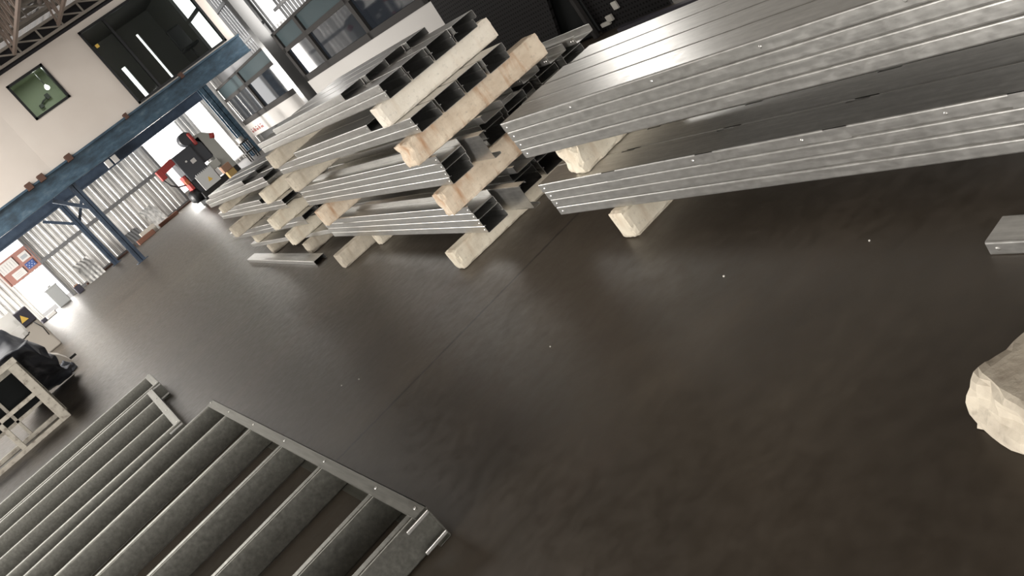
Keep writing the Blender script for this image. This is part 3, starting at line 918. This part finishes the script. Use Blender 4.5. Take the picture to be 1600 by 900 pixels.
# crumpled end of dark cloth on the floor
vs = []; nu, nv = 26, 18
for i in range(nu + 1):
    for j in range(nv + 1):
        a_ = math.pi * j / nv; e_ = math.sin(math.pi * (i + .5) / (nu + 1)) ** .5
        r = (.17 + .10 * noise.noise(Vector((i * .28, j * .3, 2)))) * e_
        h_ = r * math.sin(a_) * (1.0 + .8 * noise.noise(Vector((i * .33, j * .35, 5)))) + .05 * abs(noise.noise(Vector((i * .6, j * .2, 8)))) * math.sin(a_)
        vs.append((-.42 + .46 * i / nu, 15.35 + r * 1.2 * math.cos(a_), .012 + max(h_, 0)))
fs = [(i * (nv + 1) + j, (i + 1) * (nv + 1) + j, (i + 1) * (nv + 1) + j + 1, i * (nv + 1) + j + 1) for i in range(nu) for j in range(nv)]
bg = G(); bg.add(vs, fs, True)
tag(bg.build('dark_cloth', M['tarp'], fix=False), 'crumpled dark cloth lying on the floor beyond the tarpaulin', 'cloth')
# white profiles on a trestle beyond the tarpaulin
w = thing('profile_trestle', 'grey trestle carrying white profiles beyond the tarpaulin', 'trestle', (-.95, 18.0, 0))
for x_, y_ in ((-.5, -.3), (-.5, .4), (.45, -.3), (.45, .4)):
    G().bar((x_, y_, 0), (x_, y_, .64), .05).build('leg', M['grey_frame'], w)
G().box((-.7, -.4, .64), (.6, .5, .69)).build('tabletop', M['grey_frame'], w)
for k, (x1, yy, z0, ww, hh, tl) in enumerate(((-.20, 17.72, .692, .09, .10, 0), (-.13, 17.9, .692, .10, .22, 0), (-.17, 18.08, .692, .09, .34, 0), (-.10, 18.28, .692, .12, .50, 0))):
    c_ = G()
    c_.box((-1.75, yy, z0), (x1, yy + ww, z0 + .02)).box((-1.75, yy, z0), (x1, yy + .015, z0 + hh)).box((-1.75, yy + ww - .015, z0), (x1, yy + ww, z0 + hh)).box((-1.75, yy + ww * .4, z0), (x1, yy + ww * .5, z0 + hh * .7))
    tag(c_.build('white_profile', M['white_alu']), ['lowest and nearest', 'second', 'third', 'tallest and rearmost'][k] + ' of the white channel profiles on the trestle', 'profile', 'white profiles on the trestle')
w = thing('red_crate', 'small red box with a lid standing at the end of the trestle', 'box', (-.62, 17.52, .69))
G().box((-.10, -.09, 0), (.10, .10, .26), bev=.012).build('body', M['mach_red'], w)
G().box((-.11, -.10, .26), (.11, .11, .29), bev=.008).build('lid', M['mach_red'], w)
# beige control cabinet with a dark box and yellow warning triangle
w = thing('control_cabinet', 'low beige cabinet with a dark warning box on top, beyond the trestle', 'cabinet', (-.03, 21.0, 0))
G().box((-1.0, -.2, .0), (.20, .3, .70), bev=.03).build('body', M['beige'], w)
bx = G().box((-.20, -.22, .70), (.20, .18, 1.04), bev=.015).build('switch_box', M['navy_box'], w)
G().prism([(-.07, .80), (.09, .80), (.01, .95)], 'y', -.226, -.221).build('warning_triangle', M['yellow'], w)
G().tube([(.1, -.24, .70), (.16, -.25, .5), (.14, -.24, .3)], .012, 6).build('cable', M['mach_black'], w)
w = thing('beige_guard', 'beige curved machine guard standing on the floor beyond the dark cloth', 'guard', (.0, 16.3, 0))
gd = G(); pr = []
for k in range(13):
    a = math.pi * k / 12; pr.append((-.55 + .60 * -math.cos(a), .52 * math.sin(a)))
gd.prism(pr + [(-.55 + .5 * -math.cos(math.pi * k / 12), .44 * math.sin(math.pi * k / 12)) for k in range(12, -1, -1)], 'y', -.25, .25)
gd.build('shell', M['beige'], w)
G().box((.045, -.02, .06), (.16, .02, .10)).build('handle', M['mach_black'], w)

# ---------------------------------------------------------------- notice board and things along the back wall
nb = thing('notice_board', 'reddish notice board hung between the bright openings of the back wall', 'board', (1.02, 33.13, 1.42))
G().box((-.6, -.02, 0), (.58, .03, .76)).build('panel', M['board'], nb)
fr_ = G(); fr_.box((-.62, -.03, -.02), (.60, 0, .02)).box((-.62, -.03, .74), (.60, 0, .78)).box((-.62, -.03, 0), (-.58, 0, .76)).box((.56, -.03, 0), (.6, 0, .76))
fr_.build('border', M['board'], nb)
def sheet(label, x, z, w, h, material, marks):
    e = thing('notice_sheet', label, 'notice', (x, 33.10, z), 0, None)
    G().box((0, -.008, 0), (w, 0, h)).build('page', M[material], e)
    mk = G()
    for a, b_, c_, d_ in marks: mk.box((a, -.011, b_), (c_, -.008, d_))
    if marks: mk.build('print', M['paper_light' if material == 'paper_blue' else 'paper_mark'], e)
sheet('blue printed sheet with pale dots on the reddish notice board', 1.16, 1.50, .30, .22, 'paper_blue', [(.03 + .05 * i, .03 + .06 * j, .055 + .05 * i, .055 + .06 * j) for i in range(5) for j in range(3) if (i + j) % 2 == 0])
sheet('grey sheet above the blue print on the notice board', 1.18, 1.80, .30, .26, 'paper', [(.04, .06, .24, .18)])
sheet('large pale form with columns on the notice board', .47, 1.80, .56, .34, 'paper', [(.05 + .09 * i, .04, .058 + .09 * i, .28) for i in range(6)])
sheet('pale sheet with faint lines low on the notice board', .66, 1.46, .40, .24, 'paper', [(.06, .06 + .05 * i, .30, .07 + .05 * i) for i in range(3)])

w = thing('grey_bin', 'grey metal bin standing in the bright opening below the notice board', 'bin', (1.18, 32.3, 0), 0)
G().box((-.21, -.18, .0), (.21, .18, .70), bev=.02).build('body', M['grey_drum'], w)
G().box((-.225, -.195, .66), (.225, .195, .71), bev=.01).build('rim', M['grey_drum'], w)
G().box((-.05, -.03, .70), (.06, .05, .76), bev=.01).build('knob', M['grey_drum'], w)
w = thing('scrap_box', 'white packet on the floor at the foot of the bright opening', 'packet', (.55, 31.4, 0))
G().box((-.1, -.12, 0), (.25, .15, .12), bev=.03).build('body', M['paper'], w)
G().box((-.28, -.1, 0), (-.08, .13, .12), bev=.03).build('end', M['navy_box'], w)
# leaning sheets
def lean(label, x, y, wid, hgt, n, material, dx=.0, depth=.5):
    e = thing('leaning_sheets', label, 'metal sheet', (x, y, 0))
    for k in range(n):
        s_ = G(); o = .035 * k
        pts = []
        for q in range(9):
            u_ = wid * q / 8; d_ = .02 * (q % 2)
            pts.append((u_, d_))
        vs = []
        for (u_, d_) in pts:
            vs += [(u_ + .02 * k, -.5 * depth - o + d_, 0), (u_ + .02 * k, depth * .4 - o + d_, hgt - .05 * k)]
        vs2 = [(a, b_ - .012, c_) for a, b_, c_ in vs]
        nn = len(pts)
        f = [(2 * i, 2 * i + 2, 2 * i + 3, 2 * i + 1) for i in range(nn - 1)]
        m_ = len(vs)
        f2 = [(a + m_, d + m_, c_ + m_, b_ + m_) for a, b_, c_, d in f]
        rim = []
        loop = [2 * i for i in range(nn)] + [2 * i + 1 for i in reversed(range(nn))]
        for a, b_ in zip(loop, loop[1:] + loop[:1]): rim.append((a, b_, b_ + m_, a + m_))
        s_.add(vs + vs2, f + f2 + rim)
        s_.build('sheet', M[material], e)
    return e
lean('grey corrugated sheets leaning on the back wall beside the rear navy column', 2.15, 32.6, .55, .75, 4, 'zinc_wall')
lean('tall grey corrugated sheets leaning on the back wall near the machine', 4.9, 32.6, .5, .78, 4, 'zinc_wall')
lean('short brownish sheets leaning on the wall between the navy columns', 4.05, 32.6, .45, .5, 2, 'slat')
def plank(label, x0, x1, y, z, w, h, material, n=2):
    e = thing('timber_plank', label, 'plank', (x0, y, z))
    G().box((0, 0, 0), (x1 - x0, w, h), bev=.01).build('board', M[material], e)
    return e
plank('reddish timber plank on the floor at the foot of the back wall', 4.05, 4.70, 31.5, 0, .18, .16, 'wood_red')
plank('pale plank on the floor against the back wall between wall sheets', 4.30, 4.87, 31.75, 0, .15, .28, 'wood_pale')
plank('second reddish timber plank nearer the machine on the floor', 5.0, 5.75, 31.9, 0, .18, .12, 'wood_red')
w = thing('dark_block', 'dark square block at the foot of the wall between the openings', 'block', (1.75, 31.6, 0))
G().box((-.11, -.1, 0), (.11, .1, .26), bev=.015).build('body', M['navy_box'], w)
G().box((-.07, -.07, .26), (.07, .07, .30), bev=.01).build('cap', M['carton'], w)

# ---------------------------------------------------------------- punching machine against the bright opening
mc = thing('punch_press', 'grey and red punching machine standing against the bright opening', 'machine', (6.0, 26.5, 0))
def mpart(nm, g_, material, parent=None): return g_.build(nm, M[material], parent or mc)
mpart('side_column', G().prism([(.58, .12), (.95, .12), (.92, 1.46), (.74, 1.62), (.52, 1.66), (.46, 1.55), (.56, 1.40)], 'y', -.1, .45), 'mach_grey')
bxo = mpart('main_enclosure', G().box((-.42, -.25, .72), (.22, .5, 1.54), bev=.03), 'mach_dark')
mpart('machine_frame', G().box((-.40, -.1, .30), (.34, .4, .76), bev=.02), 'mach_dark')
G().box((-.06, -.262, 1.08), (.08, -.252, 1.20)).build('label_plate', M['paper'], bxo)
G().tube([(-.16, -.255, 1.24), (-.16, -.275, 1.24)], .03, 10).build('knob', M['paper'], bxo)
jag = [(-.29, .30), (.26, .30), (.26, .76)]
for k in range(9): jag += [(.26 - .061 * k, .80), (.26 - .061 * (k + .5), .745)]
jag += [(-.29, .76)]
gw = mpart('white_guard', G().prism(jag, 'y', -.32, -.28), 'mach_white')
G().prism([(-.06, .44), (.08, .44), (.01, .57)], 'y', -.328, -.322).build('warning_triangle', M['yellow'], gw)
mpart('base', G().box((-.42, -.27, .0), (.9, .5, .34), bev=.02), 'mach_black')
mpart('motor', G().tube([(-.72, 0, .34), (-.66, 0, .34), (-.64, 0, .34), (-.42, 0, .34)], [.12, .17, .20, .20], 14), 'mach_black')
mpart('foot', G().box((-.5, -.55, 0), (-.36, .3, .14), bev=.01), 'mach_black')
ra = mpart('pendant_arm', G().bar((-.42, -.1, 1.46), (-.98, -.12, 1.40), .16, .20), 'mach_red')
G().box((-.99, -.2, 1.20), (-.82, -.04, 1.47), bev=.02).build('pendant_head', M['mach_red'], ra)
mpart('side_guard', G().box((-.54, -.2, .52), (-.44, .2, .98), bev=.02), 'mach_red')
mpart('side_panel', G().box((-.56, -.22, .72), (-.45, -.12, .86), bev=.01), 'mach_orange')
mpart('flywheel', G().tube([(.28, -.16, 1.72), (.28, .22, 1.72)], .19, 20), 'mach_dark')
mpart('ram', G().box((.20, -.1, .90), (.62, .3, 1.6), bev=.03), 'mach_dark')
mpart('brake_cover', G().box((.36, -.2, 1.42), (.46, .16, 1.82), bev=.03), 'mach_red')
mpart('valve', G().tube([(.86, -.05, 1.40), (.98, -.05, 1.33)], .09, 12), 'mach_red')
mpart('hose', G().tube([(-.95, -.1, 1.22), (-.9, -.1, .98), (-.75, -.05, .82), (-.5, 0, .72)], .022, 6), 'mach_black')
mpart('bolster', G().box((.26, -.28, .60), (.56, .3, .82), bev=.02), 'mach_grey')
w = thing('brown_carton', 'small brown carton standing beside the machine column', 'box', (6.42, 25.55, .0))
G().box((-.15, -.12, .38), (.12, .12, .58), bev=.01).build('body', M['carton'], w)
G().box((-.10, -.1, 0), (.14, .12, .38), bev=.008).build('lower_carton', M['ochre'], w)
w = thing('tool_stand', 'small dark wire stand on the floor between the machine and the corner column', 'stand', (8.1, 28.6, 0))
for dx, dy in ((-.14, -.14), (.14, -.14), (.14, .14), (-.14, .14)):
    G().bar((dx, dy, 0), (dx, dy, .62), .035).build('leg', M['mach_black'], w)
G().box((-.17, -.17, .28), (.17, .17, .32)).build('shelf', M['mach_black'], w)
G().box((-.17, -.17, .6), (.17, .17, .64)).build('top', M['mach_black'], w)
w = thing('paint_tin', 'pale tin standing on the wire stand beside the machine', 'tin', (8.1, 28.6, .64))
G().tube([(0, 0, 0), (0, 0, .16)], .11, 14).build('can', M['paper'], w)
G().tube([(0, 0, .16), (0, 0, .175)], .115, 14).build('lid', M['grey_drum'], w)

# ---------------------------------------------------------------- black sheet goods behind the middle stack
w = G(); w.prism([(7.96, 0), (9.75, 0), (9.6, 1.4), (7.35, 1.4)], 'x', 5.58, 5.62)
tag(w.build('perforated_sheet', M['perforated']), 'large black perforated sheet standing behind the topmost bundle', 'perforated sheet')
w = thing('black_cabinet', 'smooth black metal cabinet beside the perforated sheet', 'cabinet', (5.66, 7.45, 0))
G().box((0, 0, .03), (.9, 1.1, 1.6), bev=.01).build('body', M['black_paint'], w)
G().box((-.03, -.035, 0), (.02, .02, 1.6), bev=.006).build('edge_strip', M['grey_frame'], w)
w = G(); w.prism([(6.35, 0), (7.42, 0), (7.42, 1.5), (6.35, 1.5)], 'x', 5.72, 5.75)
tag(w.build('perforated_sheet', M['perforated']), 'second black perforated sheet standing nearest the wide stack', 'perforated sheet')
w = G(); w.bar((5.40, 5.2, .025), (5.52, 6.9, .025), .07, .05)
tag(w.build('black_batten', M['navy_box']), 'dark batten lying on the floor along the foot of the black sheets', 'batten')
w = G(); w.box((5.69, 7.20, .06), (5.7198, 7.34, .10), bev=.004); w.box((5.69, 7.13, .085), (5.7198, 7.22, .15), bev=.004)
tag(w.build('pale_bracket', M['rubble_pale']), 'pale bent bracket fixed low on the second black perforated sheet', 'bracket')
w = G(); w.box((5.700, 6.97, .17), (5.7198, 7.05, .25), bev=.004)
tag(w.build('pale_tag', M['rubble_pale']), 'pale tag stuck on the second black perforated sheet', 'tag')

# crumbs on the floor
for k, (x, y, r) in enumerate(((1.875, 2.62, .005), (2.05, 2.05, .004), (1.42, 3.35, .004), (1.02, 4.95, .005), (.95, 5.1, .005))):
    bm = bmesh.new(); bmesh.ops.create_icosphere(bm, subdivisions=1, radius=r)
    for v in bm.verts: v.co *= 1 + .35 * noise.noise(v.co * 90 + Vector((k, 0, 0)))
    me = bpy.data.meshes.new('floor_crumb'); bm.to_mesh(me); bm.free(); me.materials.append(M['rubble_pale'])
    o = bpy.data.objects.new('floor_crumb', me); COL.objects.link(o); o.location = (x, y, r * .7)
    tag(o, 'tiny pale crumb lying alone on the open dark floor', 'crumb', 'pale crumbs on the floor')

# ================================================================== LIGHT
wd = bpy.data.worlds.new('sky'); SC.world = wd; wd.use_nodes = True
bgd = wd.node_tree.nodes['Background']; bgd.inputs['Color'].default_value = (1, .985, .97, 1); bgd.inputs['Strength'].default_value = 2.6
def area(name, loc, rot, sx, sy, power, color=(1, .96, .9)):
    d = bpy.data.lights.new(name, 'AREA'); d.shape = 'RECTANGLE'; d.size = sx; d.size_y = sy; d.energy = power; d.color = color
    o = bpy.data.objects.new(name, d); COL.objects.link(o); o.location = loc; o.rotation_euler = rot
    return o
area('door_daylight', (-8.8, 1.8, 1.5), (R(90), 0, R(-90)), 7, 2.7, 1300)
area('rear_fill', (-8.8, 28.5, 1.6), (R(90), 0, R(-90)), 6, 3.0, 1850).data.spread = R(100)  # added lamp at the added rear opening, brightens back wall and far floor
area('right_door_daylight', (9.38, 2.0, 1.25), (R(90), 0, R(90)), 5, 2.2, 260)
area('opening_daylight', (7.3, 33.0, 1.6), (R(90), 0, R(180)), 1.4, 2.2, 260)
area('gap_daylight', (1.0, 33.0, .7), (R(90), 0, R(180)), 1.0, 1.3, 70)
area('side_daylight', (9.35, 11.6, 3.55), (R(90), 0, R(90)), 1.6, .8, 70)
area('overhead_fill', (-3, 19, 6.5), (0, 0, 0), 7, 9, 1700, (1, .97, .92))  # added overhead lamp below the closed roof, brightens the far floor
area('front_fill', (-2.5, -8.7, 2.3), (R(90), 0, 0), 8, 3.6, 450)  # added lamp behind the camera, brightens the block and stud sides
area('wall_gap_daylight', (9.72, 24.2, 3.5), (R(90), 0, R(90)), .9, 2.0, 50)
area('office_fill', (5.2, 25.35, 4.5), (R(90), 0, R(145)), .3, .3, 45)  # unseen lamp added behind the office wall to lift the dark room
area('green_room_lamp', (4.2, 26.0, 5.25), (0, 0, 0), .3, .3, 24, (.95, 1, .88))

# ================================================================== CAMERA
F, ROLL, PITCH, YAW = 1400., R(37.69), R(19.25), R(23.365)
cam = bpy.data.cameras.new('camera'); co = bpy.data.objects.new('camera', cam); COL.objects.link(co)
fh = Vector((math.sin(YAW), math.cos(YAW), 0)); up = Vector((0, 0, 1)); rt = Vector((math.cos(YAW), -math.sin(YAW), 0))
fw = math.cos(PITCH) * fh - math.sin(PITCH) * up; uv = math.sin(PITCH) * fh + math.cos(PITCH) * up
c_, s_ = math.cos(ROLL), math.sin(ROLL)
X = c_ * rt + s_ * (-uv); Yd = -s_ * rt + c_ * (-uv)
mx = Matrix.Identity(4)
for i in range(3):
    mx[i][0] = X[i]; mx[i][1] = -Yd[i]; mx[i][2] = -fw[i]
mx[0][3], mx[1][3], mx[2][3] = 0, 0, 1.6
co.matrix_world = mx
cam.sensor_width = 36; cam.sensor_fit = 'HORIZONTAL'; cam.lens = F / 1600 * 36
cam.clip_start = .05; cam.clip_end = 200
SC.camera = co
vs_ = SC.view_settings
vs_.view_transform = 'Standard'; vs_.look = 'None'; vs_.exposure = 0; vs_.gamma = 1; vs_.use_curve_mapping = False
